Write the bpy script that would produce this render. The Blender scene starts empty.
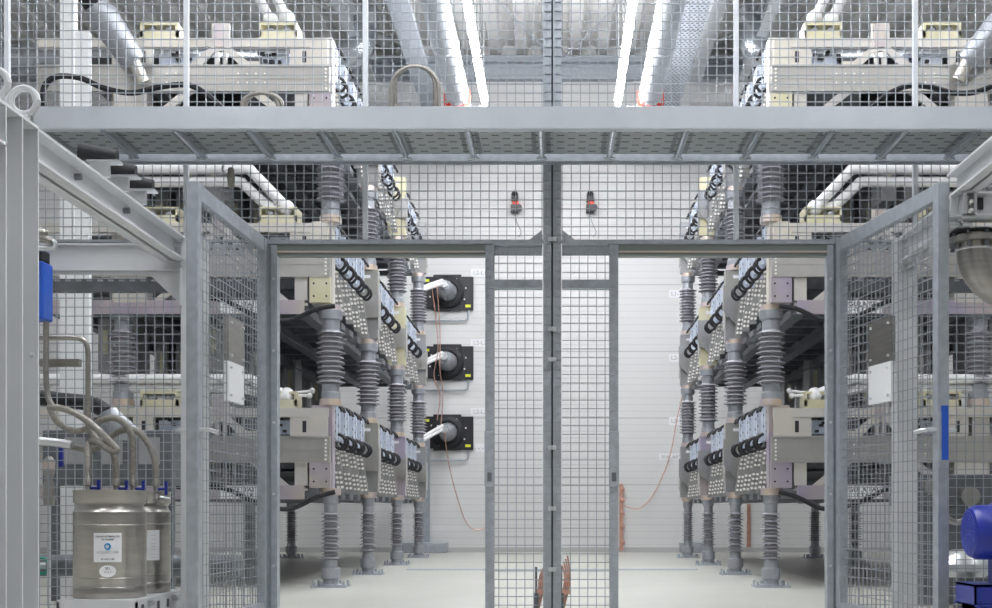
import bpy, bmesh, math, random
from mathutils import Vector, Matrix
random.seed(7)
PI = math.pi
COL = bpy.context.scene.collection
# ------------------------------------------------------------------ materials
def mat(name, color, rough=0.5, metal=0.0, var=0.0, vscale=8.0, color2=None, bump=0.0, bscale=30.0, stretch=None):
    m = bpy.data.materials.new(name); m.use_nodes = True
    nt = m.node_tree; b = nt.nodes['Principled BSDF']
    b.inputs['Roughness'].default_value = rough; b.inputs['Metallic'].default_value = metal
    c1 = (*color, 1); b.inputs['Base Color'].default_value = c1
    if var or color2:
        tc = nt.nodes.new('ShaderNodeTexCoord'); mp = nt.nodes.new('ShaderNodeMapping')
        nt.links.new(tc.outputs['Object'], mp.inputs['Vector'])
        if stretch: mp.inputs['Scale'].default_value = stretch
        n = nt.nodes.new('ShaderNodeTexNoise'); n.inputs['Scale'].default_value = vscale; n.inputs['Detail'].default_value = 4
        nt.links.new(mp.outputs['Vector'], n.inputs['Vector'])
        r = nt.nodes.new('ShaderNodeValToRGB')
        r.color_ramp.elements[0].position = 0.35; r.color_ramp.elements[1].position = 0.65
        c2 = color2 if color2 else tuple(max(0, c*(1-var)) for c in color)
        r.color_ramp.elements[0].color = (*c2, 1); r.color_ramp.elements[1].color = c1
        nt.links.new(n.outputs['Fac'], r.inputs['Fac']); nt.links.new(r.outputs['Color'], b.inputs['Base Color'])
    if bump:
        tc = nt.nodes.new('ShaderNodeTexCoord')
        n = nt.nodes.new('ShaderNodeTexNoise'); n.inputs['Scale'].default_value = bscale
        nt.links.new(tc.outputs['Object'], n.inputs['Vector'])
        bp = nt.nodes.new('ShaderNodeBump'); bp.inputs['Strength'].default_value = bump; bp.inputs['Distance'].default_value = 0.01
        nt.links.new(n.outputs['Fac'], bp.inputs['Height']); nt.links.new(bp.outputs['Normal'], b.inputs['Normal'])
    return m
M = {}
M['galv'] = mat('galvanised_steel', (0.46,0.495,0.545), 0.45, 0.4, 0.16, 22)
M['galvlight'] = mat('smooth_galvanised_steel', (0.60,0.64,0.69), 0.42, 0.3, 0.07, 5)
M['galvdark'] = mat('dull_galvanised_steel', (0.20,0.215,0.235), 0.5, 0.5, 0.25, 14)
M['wire'] = mat('wire_steel', (0.40,0.43,0.47), 0.42, 0.5)
M['zinc'] = mat('bright_zinc', (0.72,0.74,0.76), 0.3, 0.7, 0.1, 10)
M['paint'] = mat('light_grey_paint', (0.66,0.675,0.695), 0.45, 0.0, 0.05, 3)
M['white'] = mat('white_enamel', (0.86,0.86,0.87), 0.35, 0.0, 0.03, 3)
M['cream'] = mat('cream_passivated_steel', (0.74,0.70,0.62), 0.38, 0.6, 0, 3.0, (0.66,0.64,0.63))
M['yellow'] = mat('yellow_passivated_steel', (0.70,0.66,0.44), 0.4, 0.5, 0, 4.0, (0.76,0.72,0.55))
M['lilac'] = mat('lilac_passivated_steel', (0.66,0.59,0.53), 0.34, 0.7, 0, 2.2, (0.50,0.44,0.57))
M['olive'] = mat('olive_passivated_steel', (0.44,0.43,0.38), 0.36, 0.7, 0, 2.0, (0.40,0.41,0.46))
M['taupe'] = mat('brushed_aluminium', (0.56,0.545,0.52), 0.36, 0.85, 0.1, 6)
M['porc'] = mat('grey_porcelain', (0.36,0.355,0.39), 0.25, 0.0)
M['porccap'] = mat('cast_fitting_grey', (0.43,0.45,0.49), 0.4, 0.5, 0.15, 12)
M['brass'] = mat('golden_flange', (0.72,0.60,0.46), 0.35, 0.6, 0, 9, (0.66,0.58,0.62))
M['black'] = mat('black_rubber', (0.012,0.012,0.016), 0.6)
M['blackp'] = mat('black_plate', (0.02,0.02,0.026), 0.4)
M['card'] = mat('pale_blue_card', (0.66,0.71,0.80), 0.4, 0.1, 0, 14, (0.50,0.57,0.70))
M['stud'] = mat('polished_stud', (0.96,0.94,0.90), 0.25, 0.0)
M['stainless'] = mat('brushed_stainless', (0.44,0.42,0.39), 0.30, 0.95, 0.14, 5, stretch=(1,1,9))
M['braid'] = mat('braided_hose', (0.36,0.34,0.31), 0.45, 0.5, 0.25, 60)
M['copper'] = mat('copper', (0.80,0.48,0.38), 0.35, 0.7, 0.25, 20)
M['blue'] = mat('blue_paint', (0.015,0.03,0.30), 0.35, 0.0, 0.1, 4)
M['bluebox'] = mat('bright_blue_plastic', (0.02,0.10,0.52), 0.4)
M['red'] = mat('red_plastic', (0.80,0.06,0.03), 0.4)
M['green'] = mat('green_plastic', (0.02,0.32,0.20), 0.4)
M['label'] = mat('white_label', (0.86,0.87,0.89), 0.5)
M['ink'] = mat('black_ink', (0.04,0.04,0.05), 0.6)
M['inkblue'] = mat('blue_ink', (0.03,0.25,0.55), 0.5)
M['yel'] = mat('yellow_sticker', (0.75,0.80,0.05), 0.5)
M['canbody'] = mat('capacitor_can', (0.44,0.44,0.45), 0.42, 0.4, 0.1, 6)
M['duct'] = mat('white_duct', (0.72,0.75,0.80), 0.55, 0.0, 0.06, 3)
M['spiral'] = mat('spiral_duct', (0.58,0.61,0.65), 0.25, 0.8, 0.15, 6)
M['roof'] = mat('roof_deck', (0.80,0.79,0.77), 0.5, 0.1, 0.05, 2)
M['skirt'] = mat('grey_cove', (0.50,0.50,0.49), 0.6)
M['column'] = mat('white_column', (0.82,0.83,0.84), 0.5, 0, 0.03, 2)

def mat_wall():
    m = bpy.data.materials.new('sandwich_panel_wall'); m.use_nodes = True; nt = m.node_tree; N = nt.nodes; L = nt.links
    b = N['Principled BSDF']; b.inputs['Base Color'].default_value = (0.74,0.74,0.735,1); b.inputs['Roughness'].default_value = 0.42
    tc = N.new('ShaderNodeTexCoord'); sp = N.new('ShaderNodeSeparateXYZ'); L.new(tc.outputs['Object'], sp.inputs[0])
    def groove(period, width):
        d = N.new('ShaderNodeMath'); d.operation = 'DIVIDE'; L.new(sp.outputs['Z'], d.inputs[0]); d.inputs[1].default_value = period
        f = N.new('ShaderNodeMath'); f.operation = 'FRACT'; L.new(d.outputs[0], f.inputs[0])
        g = N.new('ShaderNodeMath'); g.operation = 'LESS_THAN'; L.new(f.outputs[0], g.inputs[0]); g.inputs[1].default_value = width
        return g
    g1 = groove(0.1, 0.16); g2 = groove(1.0, 0.016)
    mx = N.new('ShaderNodeMix'); mx.data_type = 'RGBA'; L.new(g1.outputs[0], mx.inputs['Factor'])
    mx.inputs['A'].default_value = (0.74,0.74,0.735,1); mx.inputs['B'].default_value = (0.68,0.68,0.675,1)
    m2 = N.new('ShaderNodeMix'); m2.data_type = 'RGBA'; L.new(g2.outputs[0], m2.inputs['Factor']); L.new(mx.outputs['Result'], m2.inputs['A'])
    m2.inputs['B'].default_value = (0.54,0.54,0.54,1); L.new(m2.outputs['Result'], b.inputs['Base Color'])
    bp = N.new('ShaderNodeBump'); bp.inputs['Strength'].default_value = 0.25; bp.inputs['Distance'].default_value = 0.01; bp.invert = True
    L.new(g1.outputs[0], bp.inputs['Height']); L.new(bp.outputs['Normal'], b.inputs['Normal'])
    return m
M['wall'] = mat_wall(); M['sidewall'] = mat('low_bounce_side_grey', (0.42,0.43,0.44), 0.6)  # unseen side walls, grey chosen to cut light bounced into the hall
def mat_floor():
    m = bpy.data.materials.new('epoxy_floor'); m.use_nodes = True; nt = m.node_tree; N = nt.nodes; L = nt.links
    b = N['Principled BSDF']; b.inputs['Roughness'].default_value = 0.38
    tc = N.new('ShaderNodeTexCoord'); n = N.new('ShaderNodeTexNoise'); n.inputs['Scale'].default_value = 0.9; n.inputs['Detail'].default_value = 6
    L.new(tc.outputs['Object'], n.inputs['Vector'])
    r = N.new('ShaderNodeValToRGB'); r.color_ramp.elements[0].position = .3; r.color_ramp.elements[1].position = .7
    r.color_ramp.elements[0].color = (0.50,0.50,0.45,1); r.color_ramp.elements[1].color = (0.56,0.56,0.51,1)
    L.new(n.outputs['Fac'], r.inputs['Fac']); L.new(r.outputs['Color'], b.inputs['Base Color'])
    return m
M['floor'] = mat_floor(); M['strip'] = mat('strip_steel', (0.36,0.355,0.35), 0.4, 0.3); M['grille'] = mat('light_blue_grille', (0.06,0.09,0.42), 0.4); M['hdr'] = mat('greenish_header_steel', (0.25,0.275,0.265), 0.4, 0.4)
def mat_perf(name, base, hole, px, py, wx, wy, metal=0.5):
    """sheet with staggered slots cut in it (object x / y)"""
    m = bpy.data.materials.new(name); m.use_nodes = True; nt = m.node_tree; N = nt.nodes; L = nt.links
    b = N['Principled BSDF']; b.inputs['Roughness'].default_value = 0.5; b.inputs['Metallic'].default_value = metal
    tc = N.new('ShaderNodeTexCoord'); sp = N.new('ShaderNodeSeparateXYZ'); L.new(tc.outputs['Object'], sp.inputs[0])
    def mth(op, a, bb=None, v=None):
        q = N.new('ShaderNodeMath'); q.operation = op; L.new(a, q.inputs[0])
        if bb is not None: L.new(bb, q.inputs[1])
        if v is not None: q.inputs[1].default_value = v
        return q.outputs[0]
    y = mth('DIVIDE', sp.outputs['Y'], v=py); row = mth('FLOOR', y); off = mth('MULTIPLY', row, v=0.5)
    x = mth('ADD', mth('DIVIDE', sp.outputs['X'], v=px), off)
    a = mth('LESS_THAN', mth('FRACT', x), v=wx); c = mth('LESS_THAN', mth('FRACT', y), v=wy)
    h = mth('MULTIPLY', a, c)
    mx = N.new('ShaderNodeMix'); mx.data_type = 'RGBA'; L.new(h, mx.inputs['Factor'])
    mx.inputs['A'].default_value = (*base, 1); mx.inputs['B'].default_value = (*hole, 1)
    L.new(mx.outputs['Result'], b.inputs['Base Color']); return m
M['plank'] = mat_perf('perforated_plank', (0.36,0.385,0.39), (0.03,0.033,0.036), 0.115, 0.055, 0.34, 0.28)
M['tray'] = mat_perf('perforated_tray', (0.62,0.66,0.72), (0.12,0.13,0.15), 0.06, 0.06, 0.5, 0.5)
def mat_emit(name, col, s):
    m = bpy.data.materials.new(name); m.use_nodes = True; b = m.node_tree.nodes['Principled BSDF']
    b.inputs['Base Color'].default_value = (*col, 1); b.inputs['Emission Color'].default_value = (*col, 1); b.inputs['Emission Strength'].default_value = s
    return m
M['tube'] = mat_emit('lit_lamp_tube', (0.95,0.965,1.0), 58.0)
# ------------------------------------------------------------------ mesh builder
LOOSE = {'rivet','bolt','stud','clip','joint_collar','hanger_rod','hanger_wire','wire_end','seam_band','clamp_pad','rail_clip','bracket','screw','hinge','fastener',
         'slot_hole','cooling_fin','clamp_bolt','warning_sticker','terminal','port','weld_seam','plank_lip','handle','foot_clamp'}
class MB:
    def __init__(s): s.v = []; s.f = []; s.k = [(0,0)]
    def add(s, vs, fs):
        o = len(s.v); s.v += [tuple(p) for p in vs]; s.f += [[i+o for i in f] for f in fs]; s.k.append((len(s.v), len(s.f))); return s
    def box(s, x0, x1, y0, y1, z0, z1):
        if x0 > x1: x0, x1 = x1, x0
        if y0 > y1: y0, y1 = y1, y0
        if z0 > z1: z0, z1 = z1, z0
        return s.add([(x0,y0,z0),(x1,y0,z0),(x1,y1,z0),(x0,y1,z0),(x0,y0,z1),(x1,y0,z1),(x1,y1,z1),(x0,y1,z1)],
              [(0,3,2,1),(4,5,6,7),(0,1,5,4),(1,2,6,5),(2,3,7,6),(3,0,4,7)])
    def cyl(s, p0, p1, r0, r1=None, n=16, cap=True):
        r1 = r0 if r1 is None else r1
        p0 = Vector(p0); p1 = Vector(p1); d = (p1-p0).normalized()
        a = d.orthogonal().normalized(); b = d.cross(a)
        vs = []
        for p, r in ((p0, r0), (p1, r1)):
            for i in range(n):
                t = 2*PI*i/n; vs.append(p+a*math.cos(t)*r+b*math.sin(t)*r)
        fs = [(i, (i+1) % n, n+(i+1) % n, n+i) for i in range(n)]
        if cap: fs += [tuple(reversed(range(n))), tuple(range(n, 2*n))]
        return s.add(vs, fs)
    def tube(s, pts, r, n=10, cap=True):
        pts = [Vector(p) for p in pts]; k = len(pts); vs = []
        rs = r if isinstance(r, (list, tuple)) else [r]*k
        t0 = (pts[1]-pts[0]).normalized(); a = t0.orthogonal().normalized()
        for i, p in enumerate(pts):
            t = (pts[min(i+1, k-1)]-pts[max(i-1, 0)]).normalized()
            a = (a-t*a.dot(t)).normalized(); b = t.cross(a)
            for j in range(n):
                q = 2*PI*j/n; vs.append(p+(a*math.cos(q)+b*math.sin(q))*rs[i])
        fs = [(i*n+j, i*n+(j+1) % n, (i+1)*n+(j+1) % n, (i+1)*n+j) for i in range(k-1) for j in range(n)]
        if cap: fs += [tuple(reversed(range(n))), tuple(range((k-1)*n, k*n))]
        return s.add(vs, fs)
    def lathe(s, prof, n=24, c=(0,0,0), axis='z'):
        vs = []
        for r, z in prof:
            for i in range(n):
                t = 2*PI*i/n; x, y = r*math.cos(t), r*math.sin(t)
                if axis == 'z': p = (c[0]+x, c[1]+y, c[2]+z)
                elif axis == 'y': p = (c[0]+x, c[1]+z, c[2]+y)
                else: p = (c[0]+z, c[1]+x, c[2]+y)
                vs.append(p)
        k = len(prof)
        fs = [(i*n+j, i*n+(j+1) % n, (i+1)*n+(j+1) % n, (i+1)*n+j) for i in range(k-1) for j in range(n)]
        fs += [tuple(reversed(range(n))), tuple(range((k-1)*n, k*n))]
        return s.add(vs, fs)
    def prism(s, poly, y0, y1, plane='xz'):
        n = len(poly); vs = []
        for y in (y0, y1):
            for a, b in poly:
                vs.append((a, y, b) if plane == 'xz' else ((y, a, b) if plane == 'yz' else (a, b, y)))
        fs = [(i, (i+1) % n, n+(i+1) % n, n+i) for i in range(n)]+[tuple(reversed(range(n))), tuple(range(n, 2*n))]
        return s.add(vs, fs)
    def torus(s, c, R, r, normal=(0,1,0), n=24, m=8, a0=0, a1=2*PI):
        nn = Vector(normal).normalized(); a = nn.orthogonal().normalized()
        if abs(nn.y) > .9: a = Vector((1,0,0))
        b = nn.cross(a); c = Vector(c)
        pts = [c+(a*math.cos(a0+(a1-a0)*i/n)+b*math.sin(a0+(a1-a0)*i/n))*R for i in range(n+1)]
        return s.tube(pts, r, m)
    def ball(s, c, r, n=12, squash=1):
        prof = [(max(r*math.sin(PI*i/8), 1e-4), -r*squash*math.cos(PI*i/8)) for i in range(9)]
        return s.lathe(prof, n, c)
    def build(s, name, m, parent=None, smooth=False, bevel=0, loc=None, rot=None):
        if name in LOOSE and len(s.k) > 2:                      # small repeated pieces: one object each
            first = None
            for (v0, f0), (v1, f1) in zip(s.k, s.k[1:]):
                q = MB(); q.v = s.v[v0:v1]; q.f = [[i-v0 for i in f] for f in s.f[f0:f1]]; q.k = [(0,0), (v1-v0, f1-f0)]
                o = q.build(name, m, parent, smooth, bevel, loc, rot); first = first or o
            return first
        me = bpy.data.meshes.new(name); me.from_pydata(s.v, [], s.f)
        bm = bmesh.new(); bm.from_mesh(me); bmesh.ops.recalc_face_normals(bm, faces=bm.faces); bm.to_mesh(me); bm.free()
        me.materials.append(M[m] if isinstance(m, str) else m)
        o = bpy.data.objects.new(name, me); COL.objects.link(o)
        if smooth:
            for p in me.polygons: p.use_smooth = True
            try: me.set_sharp_from_angle(angle=math.radians(38))
            except Exception: pass
        if bevel:
            b = o.modifiers.new('bevel', 'BEVEL'); b.width = bevel; b.segments = 2; b.limit_method = 'ANGLE'
        if parent: o.parent = parent
        if loc: o.location = loc
        if rot: o.rotation_euler = rot
        return o
def tag(o, label, cat, group=None, kind=None):
    if label: o['label'] = label
    if cat: o['category'] = cat
    if group: o['group'] = group
    if kind: o['kind'] = kind
    return o
def thing(name, label, cat, loc=(0,0,0), rz=0, group=None):
    o = bpy.data.objects.new(name, None); o.empty_display_size = 0.1; COL.objects.link(o)
    o.location = loc; o.rotation_euler = (0,0,rz); return tag(o, label, cat, group)
def copy_tree(o, parent=None):
    c = o.copy(); COL.objects.link(c); c.parent = parent
    for ch in list(o.children): copy_tree(ch, c)
    return c
def inst(proto, used, loc, label, group, rz=0, mirror=False):
    o = proto if not used.get(proto.name) else copy_tree(proto)
    used[proto.name] = True
    o.location = loc; o.rotation_euler = (0,0,rz); o['label'] = label; o['group'] = group
    return o
def struct(o): o['kind'] = 'structure'; return o
def text(s, size, m, parent, loc, rot=(PI/2,0,0), name='lettering', sx=1.0):
    cu = bpy.data.curves.new('t', 'FONT'); cu.body = s; cu.size = size; cu.align_x = 'CENTER'; cu.align_y = 'CENTER'
    cu.extrude = 0.0006; cu.offset = size*0.012
    t = bpy.data.objects.new('t', cu); COL.objects.link(t); bpy.context.view_layer.update()
    me = bpy.data.meshes.new_from_object(t.evaluated_get(bpy.context.evaluated_depsgraph_get()))
    bpy.data.objects.remove(t); me.materials.clear(); me.materials.append(M[m])
    o = bpy.data.objects.new(name, me); COL.objects.link(o); o.parent = parent; o.location = loc; o.rotation_euler = rot; o.scale = (sx,1,1)
    return o
def smooth(pts, k=8):
    P = [Vector(p) for p in pts]; out = []
    for i in range(len(P)-1):
        p0 = P[max(i-1,0)]; p1 = P[i]; p2 = P[i+1]; p3 = P[min(i+2,len(P)-1)]
        for j in range(k):
            t = j/k
            out.append(0.5*((2*p1)+(-p0+p2)*t+(2*p0-5*p1+4*p2-p3)*t*t+(-p0+3*p1-3*p2+p3)*t**3))
    out.append(P[-1]); return out
def at(px, py, D):
    """point at depth D metres seen at photo pixel"""
    s = 1194.0/D; return Vector(((px-557)/s, D, 0.6+(512-py)/s))
# ------------------------------------------------------------------ camera
cam = bpy.data.cameras.new('camera'); co = bpy.data.objects.new('camera', cam); COL.objects.link(co)
co.location = (0,0,0.6); co.rotation_euler = (PI/2,0,0)
cam.sensor_width = 36; cam.lens = 36*1194/992; cam.shift_x = -61/992; cam.shift_y = 208/992; cam.clip_end = 200
bpy.context.scene.camera = co
# ------------------------------------------------------------------ shell
WX = 9.0; BY = 17.9; FY = -4.0; RZ = 7.45
struct(MB().box(-WX, WX, FY, BY+.2, -.2, 0).build('floor', 'floor'))
struct(MB().box(-WX-.2, WX+.2, BY, BY+.2, 0, RZ+.3).build('wall_back', 'wall'))
struct(MB().box(-WX-.2, -WX, FY, BY, 0, RZ+.3).build('wall_left', 'sidewall'))
struct(MB().box(WX, WX+.2, FY, BY, 0, RZ+.3).build('wall_right', 'sidewall'))
struct(MB().box(-WX-.2, WX+.2, FY-.2, FY, 0, RZ+.3).build('wall_front', 'skirt'))  # unseen end wall, its grey chosen to cut bounced light
poly = []
x = -WX
while x < WX-0.001:                                    # trapezoidal roof deck, ribs along the hall
    poly += [(x, RZ), (x+.16, RZ), (x+.20, RZ+.14), (x+.36, RZ+.14)]; x += .40
mb = MB(); n = len(poly)
vs = [(a, FY, b) for a, b in poly]+[(a, BY, b) for a, b in poly]
mb.add(vs, [(i, i+1, n+i+1, n+i) for i in range(n-1)]); mb.box(-WX, WX, FY, BY, RZ+.2, RZ+.3)
struct(mb.build('ceiling', 'roof'))
struct(MB().box(-WX, WX, BY-.05, BY, 0, .07).build('baseboard_back', 'skirt'))
struct(MB().box(-WX, WX, BY-.22, BY, 7.27, 7.36).box(-WX, WX, BY-.12, BY, 7.05, 7.27).build('trim_1', 'galv'))   # eaves beam
mb = MB()
for x in (-6,-3,0,3,6): mb.box(x-.04, x+.04, BY-.012, BY-.001, 6.0, 7.05)
struct(mb.build('trim_2', 'galv'))
# ------------------------------------------------------------------ roof steelwork
for i in range(6):
    x0 = -4.55+i*1.45
    pass
def rod(a, b, label, grp='roof wind bracing'):
    o = MB().tube([a, b], .022, 8).build('bracing_rod', 'zinc', smooth=True); tag(o, label, 'bracing rod', grp)
rod((-.95,15.3,7.34), (-.05,17.7,7.34), 'thin diagonal roof bracing rod descending to the middle from the left lamp')
rod((1.05,15.3,7.34), (.1,17.7,7.34), 'thin diagonal roof bracing rod descending to the middle from the right lamp')
rod((-3.6,15.2,7.34), (-1.9,17.7,7.34), 'thin diagonal roof bracing rod left of the left white duct')
rod((3.6,15.2,7.34), (1.9,17.7,7.34), 'thin diagonal roof bracing rod right of the right white duct')
for sx, side in ((-1,'left'), (1,'right')):
    for k, (xx, w) in enumerate(((2.05,.09), (2.75,.07))):
        t = MB().box(sx*xx-w, sx*xx+w, 8, BY-.25, 6.98, 7.0).box(sx*xx-.012, sx*xx+.012, 8, BY-.25, 7.0, 7.28).box(sx*xx-w, sx*xx+w, 8, BY-.25, 7.28, 7.3).build('roof_purlin', 'paint')
        tag(t, '%s pale steel purlin running under the roof on the %s side' % (('inner','outer')[k], side), 'purlin', 'roof purlins')
# round white ducts
for sx, x, side in ((-1,-1.28,'left'), (1,1.20,'right')):
    r = thing('ventilation_duct', 'round white duct hung along the roof, %s one of the pair' % side, 'duct', (x,0,5.95), 0, 'white roof ducts')
    MB().tube([(0,4,0),(0,BY-.02,0)], .15, 24).build('pipe', 'duct', r, True)
    mb = MB()
    for y in (7,9.2,11.4,13.6,16.4): mb.cyl((0,y,0),(0,y+.05,0), .165, n=24)
    mb.build('joint_collar', 'zinc', r, True)
    mb = MB()
    for y in (7.5,11,14.5,17): mb.cyl((0,y,.14),(0,y,1.5), .008, n=6)
    mb.build('hanger_rod', 'zinc', r)
    h = thing('pipe_clamp', 'red clamp with pointed tab gripping the %s white roof duct' % side, 'clamp', (x,15.3,5.95), 0, 'red duct clamps')
    MB().prism([(-.16,-.15),(-.13,-.15),(-.13,-.02),(-.09,-.08),(.09,-.08),(.13,-.02),(.13,-.15),(.16,-.15),(.16,.12),(.20,.12),(.20,-.21),(.13,-.21),(.08,-.16),(0,-.30),(-.08,-.16),(-.13,-.21),(-.20,-.21),(-.20,.12),(-.16,.12)], -.02, .02).build('bracket', 'red', h); bk = h.children[0]; bk.scale = (.85,1,.6); bk.location = (0,0,-.03)
    MB().cyl((-.32,-.03,-.17),(.32,-.03,-.17), .012, n=8).build('cross_rod', 'zinc', h)
# spiral ducts across above the outer halves
for sx, side in ((-1,'left'), (1,'right')):
    r = thing('spiral_duct', 'shiny spiral air duct crossing high behind the %s rack' % side, 'duct', (0,0,0), 0, 'spiral ducts')
    pts = [(sx*8.9,16.2,6.75),(sx*5,16.2,6.75),(sx*3.4,16.2,6.75),(sx*2.85,16.2,6.80),(sx*2.65,16.2,7.0),(sx*2.6,16.2,7.42)]
    MB().tube(smooth(pts,6), .19, 20).build('pipe', 'spiral', r, True)
    mb = MB()
    for i in range(13): mb.cyl((sx*(3.6+i*.42),16.2,6.75),(sx*(3.62+i*.42),16.2,6.75), .2, n=20)
    mb.build('seam_band', 'zinc', r, True); mb = MB()
    for i in range(5): mb.cyl((sx*(3.8+i*1.1),16.2,6.93),(sx*(3.8+i*1.1),16.2,RZ), .008, n=6)
    mb.build('hanger_rod', 'zinc', r)
    t = MB().tube([(sx*8.9,12.6,6.55),(sx*2.9,12.6,6.55)], .11, 16).build('pipe', 'spiral', None, True)
    t.name = 'roof_pipe'; tag(t, 'grey round pipe crossing under the roof over the %s rack' % side, 'pipe', 'pipes over the racks')
# cable trays
def tray_thing(x0, x1, m, label):
    t = thing('cable_tray', label, 'cable tray')
    MB().box(x0,x1,6,BY-.02,6.5,6.51).box(x0,x0+.005,6,BY-.02,6.51,6.57).box(x1-.005,x1,6,BY-.02,6.51,6.57).build('trough', m, t)
    b = MB()
    for y in (7,9.5,12,14.5,17): b.cyl((x0+.01,y,6.51),(x0+.01,y,RZ), .006, n=6).cyl((x1-.01,y,6.51),(x1-.01,y,RZ), .006, n=6)
    b.build('hanger_rod', 'zinc', t)
tray_thing(1.48, 1.78, 'tray', 'perforated cable tray hung under the roof right of the right white duct')
tray_thing(-1.98, -1.72, 'galv', 'plain steel cable tray hung under the roof left of the left white duct')
# ------------------------------------------------------------------ lamps
def lamp(x, y, z, label, P=1.0, up=1.0, L=1.5):
    r = thing('ceiling_lamp', label, 'lamp', (x,y,z), 0, 'tubular hall lamps')
    MB().box(-.05,.05,0,L,.04,.09).build('housing', 'white', r)
    MB().cyl((0,.03,0),(0,L-.03,0), .036, n=12).build('tube', 'tube', r, True)
    MB().cyl((0,.2,.09),(0,.2,RZ-z), .006, n=6).cyl((0,L-.2,.09),(0,L-.2,RZ-z), .006, n=6).build('hanger_wire', 'zinc', r)
    li = bpy.data.lights.new('lamp_light', 'AREA'); li.shape = 'RECTANGLE'; li.size = .12; li.size_y = L-.1; li.energy = LP*P; li.color = (0.95,0.965,1.0)
    lo = bpy.data.objects.new('lamp_light', li); COL.objects.link(lo); lo.parent = r; lo.location = (0, L/2, -.045)
    if up:
        l2 = li.copy(); l2.energy = LP*P*up; l2.size = .2; o2 = bpy.data.objects.new('added_uplight', l2); COL.objects.link(o2); o2.parent = r; o2.location = (0, L/2, .10); o2.rotation_euler = (PI,0,0)  # second area light added facing up, to brighten the roof
LP = 16
NAMES = ['farthest from view', 'second from the far wall', 'third from the far wall', 'fourth from the far wall', 'fifth from the far wall', 'sixth from the far wall', 'nearest']
for x, side in ((-.95,'left'), (.80,'right')):
    for k, y in enumerate((14.2,12.55,9.9,8.25,5.2,3.55)):
        lamp(x, y, 5.95, 'bright white lamp tube in the %s aisle row, %s' % (side, NAMES[k]))
for x, side in ((-4.9,'left'), (4.8,'right')):  # rows added out of view to light the hall, not known fixtures
    for k, y in enumerate((12.9,9.5,6.5,2.5)):
        lamp(x, y, 7.2, 'added unseen lamp tube high beyond the %s rack, %s' % (side, NAMES[k]))
for x, side in ((-2.6,'left'), (2.5,'right')):  # fill lamps added out of view to brighten the foreground
    for k, y in enumerate((1.5,)):
        lamp(x, y, 4.6, 'added fill lamp tube over the foreground, %s side, %s' % (side, ('nearer the fence','farther from the fence')[k]), .35)
# ------------------------------------------------------------------ valve racks
CX = -0.05; UI = 1.76; UO = 3.42; ROWS = [9.55, 11.45, 13.5, 15.6]
TZ = [0.79, 2.25, 3.71]; TH = 0.66
TN = ['bottom', 'middle', 'top']; RN = ['first', 'second', 'third', 'fourth']
used = {}
def ins_profile(H, rc, rs, rs2, ns, zb, zt):
    prof = [(rc*1.15, zb-.001), (rc, zb+.004)]
    pitch = (zt-zb)/ns
    for i in range(ns):
        z = zb+i*pitch; r = rs if i % 2 == 0 else rs2
        prof += [(rc, z+pitch*.28), (r, z+pitch*.34), (r, z+pitch*.42), (rc*1.05, z+pitch*.82)]
    prof.append((rc, zt)); return prof
def make_ground_insulator():
    H = .79; r = thing('post_insulator', '', 'insulator')
    MB().lathe(ins_profile(H, .048, .082, .070, 13, .22, .60), 24).build('ribbed_body', 'porc', r, True)
    MB().lathe([(.10,0),(.10,.02),(.062,.03),(.062,.06),(.075,.07),(.075,.15),(.055,.16),(.055,.22)], 24).build('foot_fitting', 'porccap', r, True)
    MB().lathe([(.052,.60),(.052,.66),(.062,.67),(.062,.735),(.07,.74)], 24).build('top_fitting', 'porccap', r, True)
    MB().lathe([(.082,.735),(.082,.79)], 20).build('golden_flange', 'brass', r, True)
    b = MB().box(-.14,.14,-.11,.11,0,.012)
    for x in (-.12,-.06,.06,.12):
        for y in (-.09,.09): b.cyl((x,y,.012),(x,y,.05), .010, n=8)
    b.build('base_plate', 'galv', r); return r
def make_tier_insulator():
    H = TZ[1]-TZ[0]-TH; r = thing('post_insulator', '', 'insulator')       # 0.80
    MB().lathe(ins_profile(H, .075, .115, .105, 11, .17, .60), 28).build('ribbed_body', 'porc', r, True)
    MB().lathe([(.078,.05),(.078,.10),(.07,.11),(.07,.172)], 24).build('foot_fitting', 'porccap', r, True)
    MB().lathe([(.07,.598),(.07,.68),(.09,.69),(.095,.755),(.085,.76)], 24).build('top_fitting', 'porccap', r, True)
    MB().lathe([(.088,0),(.088,.05)], 20).build('foot_flange', 'brass', r, True)
    MB().lathe([(.088,.755),(.088,H)], 20).build('golden_flange', 'brass', r, True); return r
gi = make_ground_insulator(); ti = make_tier_insulator(); ti.name = 'stack_insulator'
for sx, side in ((-1,'left'), (1,'right')):
    for ui, u in enumerate((UI, UO)):
        for k, y in enumerate(ROWS):
            for L in range(3):
                z = 0 if L == 0 else TZ[L-1]+TH
                where = ('standing on the floor', 'between bottom and middle tiers', 'between middle and top tiers')[L]
                lab = 'ribbed insulator %s, %s rack, %s row, %s from the front' % (where, side, ('aisle','outer')[ui], RN[k])
                inst(gi if L == 0 else ti, used, (CX+sx*u, y, z), lab, ('floor insulators','lower stack insulators','upper stack insulators')[L]+' of the racks')
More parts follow.
